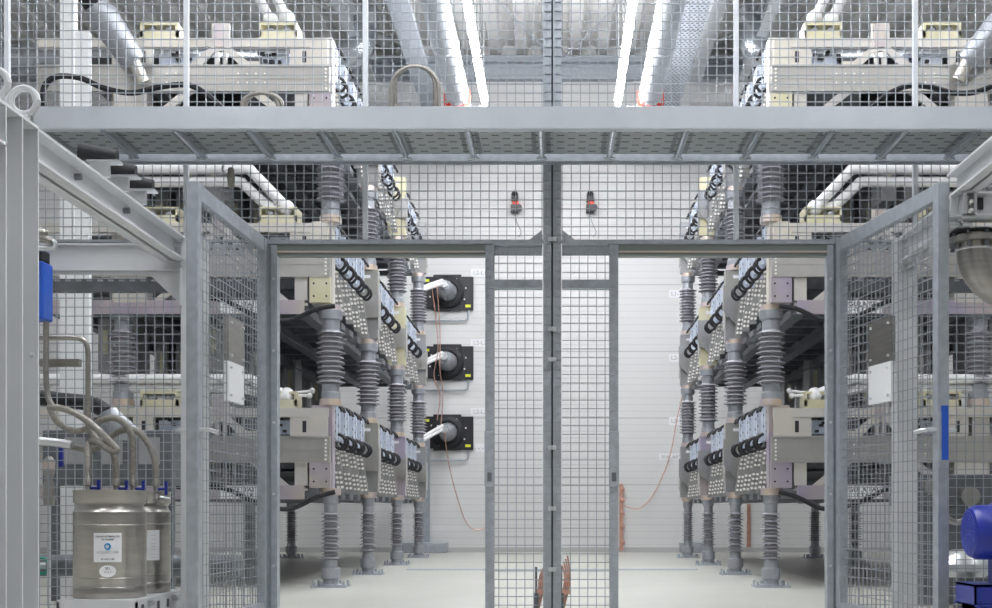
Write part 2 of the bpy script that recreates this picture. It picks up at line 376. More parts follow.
def rack(sx, side, L):
    z0 = TZ[L]
    r = thing('rack_frame', 'cream steel frame of the %s tier of the %s rack, holding its power modules' % (TN[L], side), 'rack frame', (CX,0,z0), 0, 'rack tiers')
    X = lambda u: sx*u
    YF = ROWS[0]-.10
    # front beam
    b = MB().box(X(1.74),X(4.05),YF-.05,YF,.20,.41).box(X(1.74),X(4.05),YF-.06,YF-.05,.20,.215).box(X(1.74),X(4.05),YF-.06,YF-.05,.395,.41).box(X(1.74),X(4.05),YF-.055,YF-.05,.30,.304)
    fb = b.build('front_beam', 'taupe', r)
    b = MB()
    for z in (.225,.255,.285,.315,.345,.375): b.cyl((X(1.77),YF-.062,z),(X(1.77),YF-.05,z), .009, n=8)
    for u in (2.25,2.32,2.39,2.46,2.95,3.02): 
        for z in (.27,.34): b.cyl((X(u),YF-.056,z),(X(u),YF-.05,z), .007, n=8)
    b.build('rivet', 'stud', fb)
    # upper front frame
    b = MB().box(X(1.76),X(4.05),YF-.03,YF+.03,.56,.63)
    b.box(X(1.88),X(2.06),YF-.02,YF,.41,.56).box(X(3.14),X(3.30),YF-.02,YF,.41,.56)
    b.box(X(2.30),X(2.40),YF-.02,YF,.41,.45).box(X(1.76),X(1.90),YF-.03,YF,.41,.56)
    b.build('upper_rail', 'cream', r)
    b = MB().prism([(X(2.60)-.07,.74),(X(2.60)+.07,.74),(X(2.60)+.07,.56),(X(2.60)+.25,.41),(X(2.60)+.15,.41),(X(2.60)+.04,.52),(X(2.60)-.04,.52),(X(2.60)-.15,.41),(X(2.60)-.25,.41),(X(2.60)-.07,.56)], YF-.045, YF-.02)
    b.box(X(2.60)-.045,X(2.60)-.015,YF-.04,YF,.41,.53).box(X(2.60)+.015,X(2.60)+.045,YF-.04,YF,.41,.53)
    b.build('centre_brace', 'cream', r)
    MB().box(X(2.60)-.05,X(2.60)+.03,YF-.055,YF-.045,.55,.73).build('brace_plate', 'lilac', r)
    # slots
    b = MB().box(X(1.93),X(1.96),YF-.022,YF-.019,.44,.53); b.build('slot', 'blackp', r); MB().box(X(3.20),X(3.23),YF-.022,YF-.019,.44,.53).build('slot', 'blackp', r)
    # electronics in the openings
    b = MB().box(X(2.08),X(2.30),YF+.06,YF+.1,.43,.54); cb = b.build('control_board', 'card', r); MB().box(X(2.80),X(3.12),YF+.06,YF+.1,.43,.54).build('control_board', 'card', r)
    rr = random.Random(L*7+sx)
    for i in range(16):
        u = rr.choice((2.08,2.80))+rr.random()*.22; z = .44+rr.random()*.1; MB().box(X(u),X(u+.03),YF+.03,YF+.06,z,z+.02).build('board_component', 'blackp', cb)
    # lower pieces
    b = MB().box(X(1.735),X(1.90),YF-.05,YF-.0,0,.20)
    b.build('corner_block', 'yellow' if (L, sx) in ((1,-1),(2,1)) else 'lilac', r)
    b = MB()
    for u in (1.765,1.865):
        for z in (.05,.15): b.cyl((X(u),YF-.056,z),(X(u),YF-.05,z), .008, n=8)
    b.build('bolt', 'blackp', r)
    b = MB().box(X(1.92),X(2.02),YF-.03,YF,0.0,.20).box(X(1.92),X(3.28),YF-.03,YF,-.02,.02)
    b.prism([(X(2.04),0.0),(X(2.12),0.0),(X(2.38),.20),(X(2.28),.20)], YF-.035, YF-.01).prism([(X(3.16),0.0),(X(3.08),0.0),(X(2.82),.20),(X(2.92),.20)], YF-.035, YF-.01)
    b.box(X(3.18),X(3.44),YF-.05,YF+.1,0,.20)
    b.build('lower_brace', 'cream', r)
    MB().box(X(1.94),X(4.05),YF-.045,YF-.03,-.09,.02).build('lower_flange', 'lilac', r)
    # sides
    YB = ROWS[3]+.15
    b = MB()
    for u0, u1 in ((1.86,1.90),(3.36,3.40)): b.box(X(u0),X(u1),YF,YB,.20,.41).box(X(u0),X(u1),YF,YB,.57,.62)
    b.box(X(1.76),X(3.44),YB,YB+.04,.20,.41)
    b.build('side_beam', 'taupe', r)
    b = MB()
    for u in (1.98,2.42,2.86,3.28,3.95):
        b.box(X(u)-.05,X(u)+.05,YF,YB,-.08,-.065).box(X(u)-.012,X(u)+.012,YF,YB,-.065,.02)
    yy = YF+.25
    while yy < YB: b.box(X(1.90),X(4.02),yy,yy+.07,0,.06); yy += .46
    b.build('floor_rail', 'galvdark', r)  # dark steel paints in the shade on the underside of the tier
    b = MB().box(X(1.92),X(4.0),YF+.2,YB-.1,.135,.14); b.build('bottom_tray', 'galvdark', r)
    MB().box(X(1.9),X(4.0),YF+.3,YB-.1,.60,.605).build('top_tray', 'galvdark', r)
    # corner posts at the aisle side
    for k, y in enumerate(ROWS):
        if k == 0:
            MB().box(X(1.735),X(1.90),y-.06,y+.06,0,TH).build('corner_post', 'lilac' if L == 0 else 'cream', r); continue
        p = MB().box(X(UI)-.10,X(UI)+.10,y-.06,y+.06,0,TH).build('corner_post', 'yellow' if (k == 2 and L) else ('lilac' if L == 0 and k == 2 else 'olive'), r)
        MB().box(X(UI)-.115,X(UI)+.115,y-.10,y-.06,.20,.41).box(X(1.652),X(1.66),y-.07,y+.10,.10,.46).build('band_plate', 'taupe', p)
        if sx > 0:
            MB().prism([(X(1.64),.42),(X(1.64),.10),(X(1.53),.10-.06+.06),(X(1.53),.30),(X(1.60),.46)] if False else [(X(UI)-.13,.50),(X(UI)+.02,.50),(X(UI)+.12,.36),(X(UI)+.12,.02),(X(UI)-.02,.14),(X(UI)-.13,.26)], y-.115, y-.10).build('chamfered_plate', 'olive', p)
        MB().box(X(UI)-.03,X(UI)+.03,y-.062,y-.06,.58,.61).build('id_label', 'label', p)
    for y in ROWS: MB().box(X(UO)-.07,X(UO)+.07,y-.06,y+.06,0,TH).build('corner_post', 'cream', r)
    # insulator boxes with tube clamps on the top
    for q, u in enumerate((2.16,3.10)):
        b = MB().box(X(u)-.15,X(u)+.15,YF+.0,YF+.2,.63,.65).box(X(u)-.15,X(u)+.15,YF+.0,YF+.02,.65,.70).box(X(u)-.15,X(u)+.15,YF+.0,YF+.2,.745,.765).box(X(u)-.15,X(u)-.13,YF,YF+.2,.65,.745).box(X(u)+.13,X(u)+.15,YF,YF+.2,.65,.745)
        bb = b.build('clamp_box', 'yellow', r)
        b = MB().ball((X(u)-.065,YF+.05,.715), .035).ball((X(u)+.065,YF+.05,.715), .035); b.build('clamp_pad', 'porccap', bb, True)
    return r
for sx, side in ((-1,'left'), (1,'right')):
    for L in range(3):
        rack(sx, side, L)
        # signs on the lower flange (not on top)
        if L < 2:
            s = thing('equipment_sign', 'white sign with black code, %s tier front, %s rack' % (TN[L], side), 'sign', (CX+sx*2.45, ROWS[0]-.152, TZ[L]-.035), 0, 'code signs on the racks')
            MB().box(-.155,.155,-.004,0,-.048,.048).build('board', 'label', s)
            text('=GU%d.%s.TA1' % (L+1, 'J' if sx < 0 else 'A'), .05, 'ink', s, (0,-.006,.02)); text('-1.3.A1%d' % (4 if sx < 0 else 2), .05, 'ink', s, (.02,-.006,-.022))
        # white busbar tubes
        zt = TZ[L]+.80; hh = .12 if L == 0 else .23
        for q, (u, dy) in enumerate(((2.10,.05),(2.24,.10))):
            Y = ROWS[0]-.05+q*.05; hh = (.05 if L == 0 else .12)+(.07*(1-q)); zt = TZ[L]+(.77 if L == 0 else .80)
            dz = ((.13,.06) if L == 0 else (.31,.22))[q]; zb = zt-.03; du = (.30,.24)[q]
            pts = [(CX+sx*u, Y, zb), (CX+sx*(u+du*.5), Y, zb+dz*.5), (CX+sx*(u+du*.88), Y, zb+dz*.88), (CX+sx*(u+du*1.08), Y, zb+dz), (CX+sx*(u+du+.3), Y, zb+dz), (CX+sx*4.6, Y, zb+dz)]
            if L == 2: pts = [(CX+sx*(u-.0), Y, zt+.02), (CX+sx*(u+.2), Y, zt+.40), (CX+sx*(u+.5), Y, zt+1.0), (CX+sx*(u+.6), Y, zt+1.15), (CX+sx*(u+.9), Y, zt+1.2), (CX+sx*4.6, Y, zt+1.2)]
            t = thing('busbar_tube', 'white bent busbar tube on the %s tier, %s rack, %s one of two' % (TN[L], side, ('nearer','farther')[q]), 'busbar', (0,0,0), 0, 'white busbar tubes')
            MB().tube(smooth(pts,5), (.042 if L == 1 else .038), 14).build('tube', 'white', t, True)
            MB().ball(pts[0], .062, 14).build('ball_joint', 'white', t, True)
            if L == 0: MB().tube([Vector(pts[0])+Vector((0,-.01,.0)), Vector((CX+sx*1.93, Y+.05+q*.06, zt-.03+.05*q))], .012, 8).ball((CX+sx*1.93, Y+.05+q*.06, zt-.03+.05*q), .024, 8).build('side_link', 'white', t, True)
# power modules along the aisle
def make_module(sx):
    r = thing('power_module', '', 'power module')
    MB().box(sx*.12,sx*.75,-.17,.17,.16,.58).build('case', 'galvdark', r)
    c = MB().box(sx*.03,sx*.11,-.10,.07,.42,.66).box(-sx*.01,sx*.03,-.13,-.07,.40,.69).box(-sx*.01,sx*.03,.0,.05,.40,.69).build('circuit_card', 'card', r)
    b = MB()
    for z in (.62,.53,.46): b.box(-sx*.005,0,-.14,-.115,z,z+.02).box(-sx*.005,0,-.02,.02,z-.02,z)
    b.build('chip', 'blackp', c)
    for dy in (-.10,.03):
        pts = [(sx*.04,dy,.40),(sx*.0,dy,.345),(-sx*.04,dy,.33),(-sx*.075,dy,.37),(-sx*.065,dy,.42),(-sx*.02,dy,.45)]
        MB().tube(smooth(pts,4), .013, 8).build('lower_cable', 'black', r, True)
        pts = [(sx*.05,dy,.66),(0,dy,.69),(-sx*.04,dy-.02,.665),(-sx*.055,dy-.03,.63)]
        MB().tube(smooth(pts,4), .012, 8).build('upper_cable', 'black', r, True)
    for dy in (0,):
        lean = .15
        a = lambda z, o: (sx*(o+.035-(.36-z)*lean), z)
        s = MB().prism([a(.36,.03), a(.36,-.035), a(-.03,-.035), a(-.03,.03)], dy, dy+.012).build('terminal_strip', 'strip', r)
        for i in range(9):
            z = .335-i*.04
            if i == 4: continue
            for o in (-.018,.014):
                q = a(z, o); MB().cyl((q[0],dy-.016,z),(q[0],dy,z), .0115, n=8).build('stud', 'stud', s, True)
    MB().box(sx*.03,sx*.12,-.10,.10,-.08,-.03).build('foot_clamp', 'galvdark', r)
    return r
for sx, side in ((-1,'left'), (1,'right')):
    pm = make_module(sx); pm.name = 'power_module_unit' if sx > 0 else 'power_module'
    for L in range(3):
        for k in range(3):
            y0, y1 = ROWS[k]+.12, ROWS[k+1]-.14
            for j in range(4):
                y = y0+(y1-y0)*(j+.5)/4
                lab = 'power module with cable loops, %s rack, %s tier, bay %s, %s from the front' % (side, TN[L], ('one','two','three')[k], RN[j])
                inst(pm, used, (CX+sx*UI, y, TZ[L]), lab, 'power modules along the aisle')
# capacitors
def make_can():
    r = thing('capacitor_can', '', 'capacitor')
    MB().box(-.066,.066,-.17,.17,0,.52).build('body', 'canbody', r, False, .01)
    for y in (-.08,.08): MB().cyl((0,y,.52),(0,y,.56), .018, n=10).build('terminal', 'brass', r, True)
    MB().box(-.02,.02,-.175,-.17,.16,.36).build('nameplate', 'yellow', r)
    return r
can = make_can()
for sx, side in ((-1,'left'), (1,'right')):
    for L in range(3):
        for j in range(4):
            for q in range(4):
                y = 10.35+j*1.45; u = (2.88,3.08,3.60,3.80)[q]; z = TZ[L]+.06 if L == 0 else TZ[L]-.46
                lab = 'upright grey capacitor, %s rack, %s tier, row %s from front, %s from the aisle' % (side, TN[L], ['one','two','three','four'][j], RN[q])
                inst(can, used, (CX+sx*u, y, z), lab, 'capacitors in the racks')
# black cables under the racks
for sx, side in ((-1,'left'), (1,'right')):
    for L in (0,1):
        pts = [at(557+sx*222, 492 if L == 0 else 306, 9.3), at(557+sx*240, 497 if L == 0 else 309, 9.3), at(557+sx*268, 509 if L == 0 else 320, 9.3), at(557+sx*300, 503 if L == 0 else 316, 9.2), at(557+sx*335, 488 if L == 0 else 300, 9.25), at(557+sx*380, 487 if L == 0 else 296, 9.3)]
        o = MB().tube(smooth(pts,6), .019, 10).build('power_cable', 'black', None, True)
        tag(o, 'thick black cable sagging under the %s tier front of the %s rack' % (TN[L], side), 'cable', 'black cables under tiers')
# copper rods by the rear of the racks on the floor
for px, lab in ((249,'copper earthing bar low on the back wall behind the left rack'), (749,'copper earthing bar low on the back wall behind the right rack')):
    x = (px-557)/66.9; o = MB().box(x-.025,x+.025,BY-.03,BY,.05,.72).build('earthing_bar', 'copper'); tag(o, lab, 'earthing bar', 'copper earthing bars')
# ------------------------------------------------------------------ back wall equipment
def bushing(z, which):
    r = thing('wall_bushing', 'black plated wall bushing with grey cone, %s of the three beside the left rack' % which, 'wall bushing', (-1.63,BY,z), 0, 'wall bushings')
    MB().box(-.40,-.20,-.05,0,-.24,.24).box(-.22,.20,-.06,0,-.27,.27).box(.18,.38,-.05,0,-.26,.24).build('mounting_plate', 'blackp', r, False, .01)
    MB().lathe([(.24,-.07),(.24,-.10),(.20,-.13),(.16,-.13),(.15,-.06)], 28, (0,0,0), 'y').build('seal_ring', 'black', r, True)
    MB().lathe([(.15,-.05),(.13,-.20),(.11,-.24),(.12,-.25),(.10,-.42),(.11,-.43),(.085,-.60),(.07,-.62)], 24, (0,0,0), 'y').build('bushing_cone', 'porccap', r, True)
    MB().cyl((0,-.62,0),(0,-.74,0), .05, n=16).cyl((-.10,-.70,.02),(.04,-.70,.02), .04, n=12).build('terminal', 'zinc', r, True)
    b = MB()
    for i in range(8): a = i*PI/4+.3; b.cyl((.28*math.cos(a),-.075,.22*math.sin(a)),(.28*math.cos(a),-.05,.22*math.sin(a)), .012, n=8)
    b.build('bolt', 'stud', r)
    MB().box(-.35,-.28,-.054,-.05,.16,.20).box(.26,.34,-.054,-.05,-.22,-.18).build('warning_sticker', 'yel', r)
    MB().tube([(-.42,-.05,-.42),(.25,-.05,-.42),(.30,-.05,-.40),(.31,-.05,-.26)], .014, 8).build('conduit', 'galv', r, True)
    # twin arms to the rack
    return r
for z, w in ((3.88,'topmost'),(2.84,'middle one'),(1.79,'lowest')):
    bushing(z, w)
    p = Vector((-1.63,BY-.72,z+.02))
    for q in (0,1):
        b = MB().tube([p+Vector((-.02,-.02-q*.05,.03-q*.06)), (-1.98,16.4-q*.06,z-.24-.05*q)], .024, 10).build('connector_arm', 'white', None, True)
        tag(b, '%s slim white arm joining the rack to the %s black wall bushing' % (('upper','lower')[q], w.replace(' one','')), 'connector arm', 'bushing connector arms')
def sign(x, z, s, label, w=.36, h=.16):
    r = thing('wall_sign', label, 'sign', (x,BY,z), 0, 'white wall signs'); MB().box(-w/2,w/2,-.008,0,-h/2,h/2).build('board', 'label', r)
    text(s, h*.72, 'skirt', r, (0,-.010,0))
for k, py in enumerate((273,343,412)):
    p = at(480, py, BY); sign(p.x, p.z, 'L2-L%d' % (k+1), 'white code sign above right of the %s black wall bushing' % ('topmost','middle','lowest')[k], .28, .12)
p = at(481, 448, BY); sign(p.x, p.z, '- - - -', 'small white sign below the lowest code sign on the left of the back wall', .18, .13)
for k, py in enumerate((294,358,421)):
    p = at(678, py, BY); sign(p.x, p.z, 'L%d-T3' % (k+1), 'white code sign on the back wall left of the right rack, %s of three' % ('topmost','middle','lowest')[k], .27, .12)
p = at(673, 457, BY); sign(p.x, p.z, 'BNK ARTH', 'wide white sign with small lettering low beside the right rack', .42, .10)
for px, side in ((515,'left'), (590,'right')):
    p = at(px, 204, BY); r = thing('flame_detector', 'small black and red detector high on the back wall, %s of the centre post' % side, 'detector', (p.x,BY,p.z), 0, 'detectors on the back wall')
    MB().box(-.05,.05,-.12,0,.02,.13).ball((0,-.10,.13), .045).build('upper_housing', 'blackp', r)
    MB().box(-.035,.055,-.10,-.005,-.06,.03).build('red_collar', 'red', r)
    MB().box(-.06,.05,-.14,0,-.14,-.04).cyl((.06,-.10,-.09),(.06,-.16,-.09), .05, n=12).build('lower_housing', 'blackp', r)
    MB().tube(smooth([(0,-.02,-.14),(.03,-.02,-.28),(.09,-.02,-.42),(.05,-.02,-.5)],5), .006, 6).build('cable', 'galv', r)
for px, side in ((490,'left'), (621,'right')):
    p = at(px, 552, BY); r = thing('earthing_bar', 'copper earthing bar standing on the back wall base, %s of the centre post' % side, 'earthing bar', (p.x,BY-.05,.02), 0, 'copper earthing bars')
    MB().box(-.032,.032,-.012,0,0,1.0).build('strip', 'copper', r)
    b = MB()
    for z in (.12,.35,.55,.75,.92): b.ball((.02,-.03,z), .035, 8).cyl((.02,-.012,z),(.02,-.05,z), .015, n=6)
    b.build('clamp_bolt', 'copper', r)
for a, b_, lab in ((400,447,'left'), (681,705,'right')):
    p = at(a, 545, 17.6); q = at(b_, 545, 17.6); o = MB().box(p.x,q.x,17.5,17.85,.0,.15).build('cable_duct_box', 'galv', None, False, .01)
    tag(o, 'low grey steel box against the back wall at the foot of the %s rack' % lab, 'box', 'floor cable boxes')
o = MB().box(-2.05,-1.9,BY-.08,BY-.0,.1,1.75).build('cable_trunking', 'galv'); tag(o, 'vertical grey trunking on the back wall beside the lowest bushing', 'trunking')
# copper wires
def wire(pts, label, r=.007, m='copper', cat='wire', grp='copper earth wires', name='earth_wire'):
    o = MB().tube(smooth(pts,8), r, 6).build(name, m, None, True); return tag(o, label, cat, grp)
wire([at(432,288,16.9), at(436,320,16.9), at(438,350,16.9), at(434,375,16.9), at(440,395,16.9), at(437,420,16.9)], 'copper wire hanging between the wall bushings, left strand')
wire([at(437,286,16.9), at(440,330,16.9), at(440,370,16.9), at(443,392,16.9), at(441,425,16.9)], 'copper wire hanging between the wall bushings, right strand')
wire([at(444,432,17), at(450,470,17.3), at(458,500,17.6), at(466,522,17.75), at(476,530,17.8), at(489,526,17.82)], 'thin copper wire looping from lowest wall bushing to left earthing bar')
wire([at(700,318,16.6), at(692,360,17), at(679,410,17.6), at(670,455,17.8), at(656,490,17.82), at(640,508,17.82), at(624,506,17.82)], 'thin copper wire sweeping from the right rack to right earthing bar')
o = MB().box(-1.55,1.45,12.28,12.42,0,.012).build('floor_channel', 'tray'); tag(o, 'narrow perforated steel channel cover across the aisle floor', 'floor channel')
# ------------------------------------------------------------------ fence
FD = 6.70; ZH = 2.10; ZC = 1.87
def mesh_mb(w, h, pitch=.05, t=.0023, x0=0, z0=0, vx=None, y=0):
    b = MB(); nx = int(round(w/pitch)); nz = int(round(h/pitch))
    for i in range(1, nx): xx = x0+w*i/nx; b.box(xx-t, xx+t, y-t, y+t, z0, z0+h)
    for j in range(1, nz): zz = z0+h*j/nz; b.box(x0, x0+w, y-t-.004, y+t-.004, zz-t, zz+t)
    return b
XB = [-3.07,-2.07,-1.07,-.035]; 
XR = [-.022,1.0,2.0,3.0]
def upper_panel(x0, x1, label, z1=4.3):
    r = thing('wire_fence', label, 'fence', (x0,FD,ZH), 0, 'upper mesh fence panels'); w = x1-x0; h = z1-ZH
    mesh_mb(w, h).build('wire_mesh', 'wire', r)
    MB().box(0,w,-.015,.015,.012,.026).build('bottom_rail', 'galv', r)
    MB().box(0,w,-.015,.015,h-.02,h).build('top_rail', 'galv', r)
XL = [-4.07]+XB
for i in range(4): upper_panel(XL[i], XL[i+1], ('leftmost','second from the left','third from the left','upper left of centre post')[i]+' tall wire mesh panel above the fence header')
for i in range(3): upper_panel(XR[i], XR[i+1], ('directly right of centre post','right of the next thin post','rightmost')[i]+', tall wire mesh panel above the fence header')
for x, lab in ((-3.07,'thin pale fence post above the header, leftmost'),(-2.07,'thin pale fence post above the header, over the left door leaf'),(-1.07,'thin pale fence post above the header, over the left doorway'),(1.0,'thin pale fence post above the header, over the right doorway'),(2.0,'thin pale fence post above the header, over the right door leaf')):
    o = MB().box(x-.014,x+.014,FD-.045,FD-.017,ZH+.02,4.3).build('fence_post', 'paint' if False else 'duct', None, False, .003); tag(o, lab, 'post', 'thin upper fence posts')
# centre posts: two perforated uprights with a dark gap
for x0, x1, side in ((-.078,-.032,'left'), (-.022,.024,'right')):
    r = thing('centre_post', 'tall notched galvanised upright in the middle of the fence, %s one of the pair' % side, 'post', ((x0+x1)/2,FD,0), 0, 'centre uprights')
    w = (x1-x0)/2
    MB().box(-w,w,-.03,-.02,0,4.4).box(-w,-w+.005,-.02,.03,0,4.4).box(w-.005,w,-.02,.03,0,4.4).build('upright', 'galv', r)
    b = MB(); z = .05
    while z < 4.35: b.box(-w*.6,w*.95,-.036,-.030,z-.004,z+.004); b.box(-w*.35,-w*.1,-.034,-.03,z+.02,z+.03); z += .05
    b.build('wire_end', 'wire', r)
    if side == 'left': MB().box(w,w+.010,.0,.015,0,4.4).build('gap_strip', 'galvdark', r)
r = thing('post_clip_row', 'small clips joining the two centre uprights', 'clip', (-.027,FD-.045,0))
for z in (.05,.28,.62,.96,1.45,1.62,2.12,2.7): MB().box(-.022,.022,-.01,.01,z-.012,z+.012).cyl((0,-.02,z),(0,.0,z), .010, n=8).build('clip', 'zinc', r)
# narrow centre panels
for x0, x1, side in ((-.376,-.082,'left'), (.028,.318,'right')):
    r = thing('wire_fence', 'narrow full-height mesh panel between centre post and %s doorway' % side, 'fence', (0,FD,0), 0, 'narrow centre mesh panels')
    mesh_mb(x1-x0, ZC-.02-.03, x0=x0, z0=.03, pitch=.0475).build('lower_wire_mesh', 'wire', r)
    mesh_mb(x1-x0, ZH-ZC-.02, x0=x0, z0=ZC+.02, pitch=.05).build('upper_wire_mesh', 'wire', r)
    xo = x0 if side == 'left' else x1
    MB().box(xo-.025,xo+.025,-.03,.02,0,ZH).build('outer_stile', 'galv', r)
    b = MB(); z = .06
    while z < ZH: b.box(xo-.020,xo+.006,-.035,-.03,z-.004,z+.004); z += .05
    b.build('wire_end', 'wire', r)
    MB().box(x0,x1,-.025,.0,ZC-.012,ZC+.03).box(x0,x1,-.04,.02,ZC-.022,ZC-.012).build('cross_rail', 'galv', r)
    MB().box(x0,x1,-.025,.0,ZH-.01,ZH+.012).box(x0,x1,.0,.01,ZH-.06,ZH-.01).build('top_rail', 'galv', r)
    xi = x1 if side == 'left' else x0; sg = -1 if side == 'left' else 1
    MB().prism([(xi,ZH+.01),(xi+sg*.09,ZH+.01),(xi,ZH+.08)], -.02, -.012).build('gusset', 'galv', r)
    l = MB().box(xo-.028,xo+.028,-.05,-.03,.74,1.05).build('lock_keep', 'galv', r, False, .003)
    MB().box(xo-.012,xo+.012,-.054,-.05,.77,.82).build('latch_slot', 'galvdark', l)
# door frames
for xa, xb, side in ((-1.562,-.402,'left'), (.344,1.508,'right')):
    r = thing('door_frame', 'galvanised frame and header around the %s doorway' % side, 'door frame', (0,FD,0), 0, 'door frames in the fence')
    MB().box(xa-.06,xb+.04,-.05,.03,ZH-.006,ZH+.012).build('header', 'galv', r)
    MB().box(xa,xb,-.03,.03,ZH-.068,ZH-.006).build('header_channel', 'hdr', r)
    MB().box(xa,xb,-.046,-.036,ZH-.052,ZH-.044).build('golden_seal_strip', 'brass', r)
    xj = xa if side == 'left' else xb; sg = -1 if side == 'left' else 1
    MB().box(xj,xj+sg*.035,-.04,.03,0,ZH-.008).box(xj+sg*.040,xj+sg*.072,-.03,.03,0,ZH-.008).build('jamb', 'galv', r)
    b = MB()
    for z in (.3,.7,1.1,1.5,1.9): b.cyl((xj+sg*.018,-.046,z),(xj+sg*.018,-.04,z), .008, n=8)
    b.build('rivet', 'zinc', r)
# outer fence fields
for sg, x0, x1, side in ((-1,-4.1,-1.66,'left'), (1,1.59,4.1,'right')):
    r = thing('wire_fence', 'wide mesh fence field between the %s doorway and the hall side' % side, 'fence', (0,FD,0), 0, 'wide side mesh panels')
    mesh_mb(x1-x0, ZC-.05, x0=x0, z0=.03).build('lower_wire_mesh', 'wire', r)
    mesh_mb(x1-x0, ZH-ZC-.03, x0=x0, z0=ZC+.02).build('upper_wire_mesh', 'wire', r)
    MB().box(x0,x1,-.02,.04,ZC-.035,ZC+.035).build('middle_rail', 'galvdark', r)
    b = MB(); xx = x0+.03
    while xx < x1: b.box(xx,xx+.03,-.024,-.02,ZC+.02,ZC+.03); xx += .06
    b.build('rail_clip', 'galv', r)
    MB().box(x0,x1,-.02,.02,0,.03).build('bottom_rail', 'galv', r)
    b = MB().box(x0,x1,-.015,.015,ZH-.02,ZH+.0); xx = x0+.02
    while xx < x1: b.box(xx,xx+.025,-.02,-.015,ZH-.05,ZH-.02); xx += .05
    b.build('top_rail', 'galv', r)
# door leaves
ZL = 2.12
def leaf(hx, ang, side, sg):
    W = 1.17
    r = thing('mesh_door', 'open galvanised mesh door leaf swung towards the viewer, %s doorway' % side, 'door', (hx,FD-.05,0), ang, 'open mesh doors')
    fw = .05
    MB().box(0,fw,-.024,.024,.05,ZL).build('hinge_stile', 'galv', r, False, .003)
    MB().box(W-fw,W,-.028,.028,.05,ZL).build('lock_stile', 'galv', r, False, .003)
    MB().box(fw,W-fw,-.02,.02,ZL-.075,ZL).build('top_rail', 'galv', r, False, .003)
    MB().box(fw,W-fw,-.02,.02,.05,.10).build('bottom_rail', 'galv', r, False, .003)
    mesh_mb(W-2*fw, ZL-.175, x0=fw, z0=.10, t=.0019).build('wire_mesh', 'wire', r)
    f = -sg*-1
    yy = -.012*sg*-1
    for nm, z0, z1, m in (('upper_plate',1.36,1.585,'stainless'), ('lower_plate',1.16,1.36,'label')):
        p = MB().box(.40,.66,-.014,.010,z0,z1).build(nm, m, r)
        b = MB()
        for xx in (.43,.63):
            for z in (z0+.03,z1-.03): b.cyl((xx,-.022,z),(xx,.022,z), .007, n=8)
        b.build('screw', 'zinc', p)
    h = MB().tube(smooth([(W-.025,-.02,.98),(W-.025,-.06,.98),(W-.04,-.07,.98),(W-.14,-.07,.975)],4), .010, 8).tube(smooth([(W-.025,.02,.98),(W-.025,.06,.98),(W-.04,.07,.98),(W-.14,.07,.975)],4), .010, 8).build('handle', 'zinc', r, True)
    MB().box(W-.05,W+.004,-.025,.025,.80,1.06).build('lock_case', 'galv', r, False, .002)
    b = MB()
    for z in (.25,1.0,1.85): b.cyl((-.01,0,z-.04),(-.01,0,z+.04), .012, n=10)
    b.build('hinge', 'zinc', r, True)
    if side == 'right': MB().box(W+.0,W+.008,-.012,.020,.84,1.09).build('blue_sticker', 'bluebox', r)
leaf(-1.635, math.atan2(-1.165,-.04), 'left', -1)
leaf(1.575, math.atan2(-1.15,.205), 'right', 1)
# ------------------------------------------------------------------ platform
r = thing('walkway_platform', 'long galvanised walkway of perforated planks spanning above both doorways', 'walkway', (0,0,2.56))
X0, X1 = -2.68, 3.3; YA, YB2 = 6.12, 6.655
MB().box(X0,X1,YA-.004,YA,.004,.118).box(X0,X1,YA,YA+.04,.110,.118).box(X0,X1,YA,YA+.04,.0,.006).build('front_beam', 'galvlight', r)
MB().box(X0,X1,YB2-.012,YB2,-.025,.06).box(X0,X1,YB2-.022,YB2-.012,-.012,-.006).build('rear_beam', 'galv', r)
x = -2.68
k = 0
b = MB(); c = MB(); e = MB()
XE = [X0]; xx = -2.335
while xx < X1: XE.append(xx); xx += .375
for i in range(len(XE)):
    a = XE[i]; z = XE[i+1] if i+1 < len(XE) else X1
    p = MB().box(a+.012,z-.012,YA+.04,YB2-.05,.02,.026).build('plank', 'plank', r)
    MB().box(a+.006,a+.014,YA+.02,YB2-.03,-.008,.03).box(z-.014,z-.006,YA+.02,YB2-.03,-.008,.03).build('plank_lip', 'galv', p)
    q = MB(); y = YA+.06
    while y < YB2-.07: q.box(a+.028,a+.05,y,y+.010,.0185,.020); q.box(z-.05,z-.028,y,y+.010,.0185,.020); y += .024
    q.build('edge_slot', 'galvdark', p)
    b.box(a-.03,a+.03,YB2-.07,YB2-.05,-.01,.0)
b.build('bracket', 'zinc', r)
for px in (410,440,745): pass
# grey hose loops over the platform
for px, w, top, lab in ((415,24,66,'tall'), (262,20,93,'low')):
    for q in (0,1):
        ww = w-q*4; Dq = 6.45+q*.06; hy = min(ww, 105-top)
        pts = [at(px-ww,110,Dq)]+([at(px-ww,top+hy+6,Dq)] if top+hy < 100 else [])+[at(px-ww*math.cos(PI*i/10), top+hy-hy*math.sin(PI*i/10), Dq) for i in range(11)]+([at(px+ww,top+hy+6,Dq)] if top+hy < 100 else [])+[at(px+ww,110,Dq)]
        wire(pts, '%s arched grey hose standing up from the walkway, %s strand' % (lab, ('outer','inner')[q]), .012, 'braid', 'hose', 'arched hoses on the walkway', 'hose_loop')
wire([at(44,107,7.0), at(44,88,7.0), at(56,77,7.0), at(80,78,7.0), at(104,88,7.0), at(132,93,7.0), at(160,87,7.0), at(188,85,7.0), at(206,94,7.0), at(224,110,7.0)], 'wavy black cable behind the mesh above the left of the walkway', .018, 'black', 'cable', 'wavy black cables', 'black_cable')
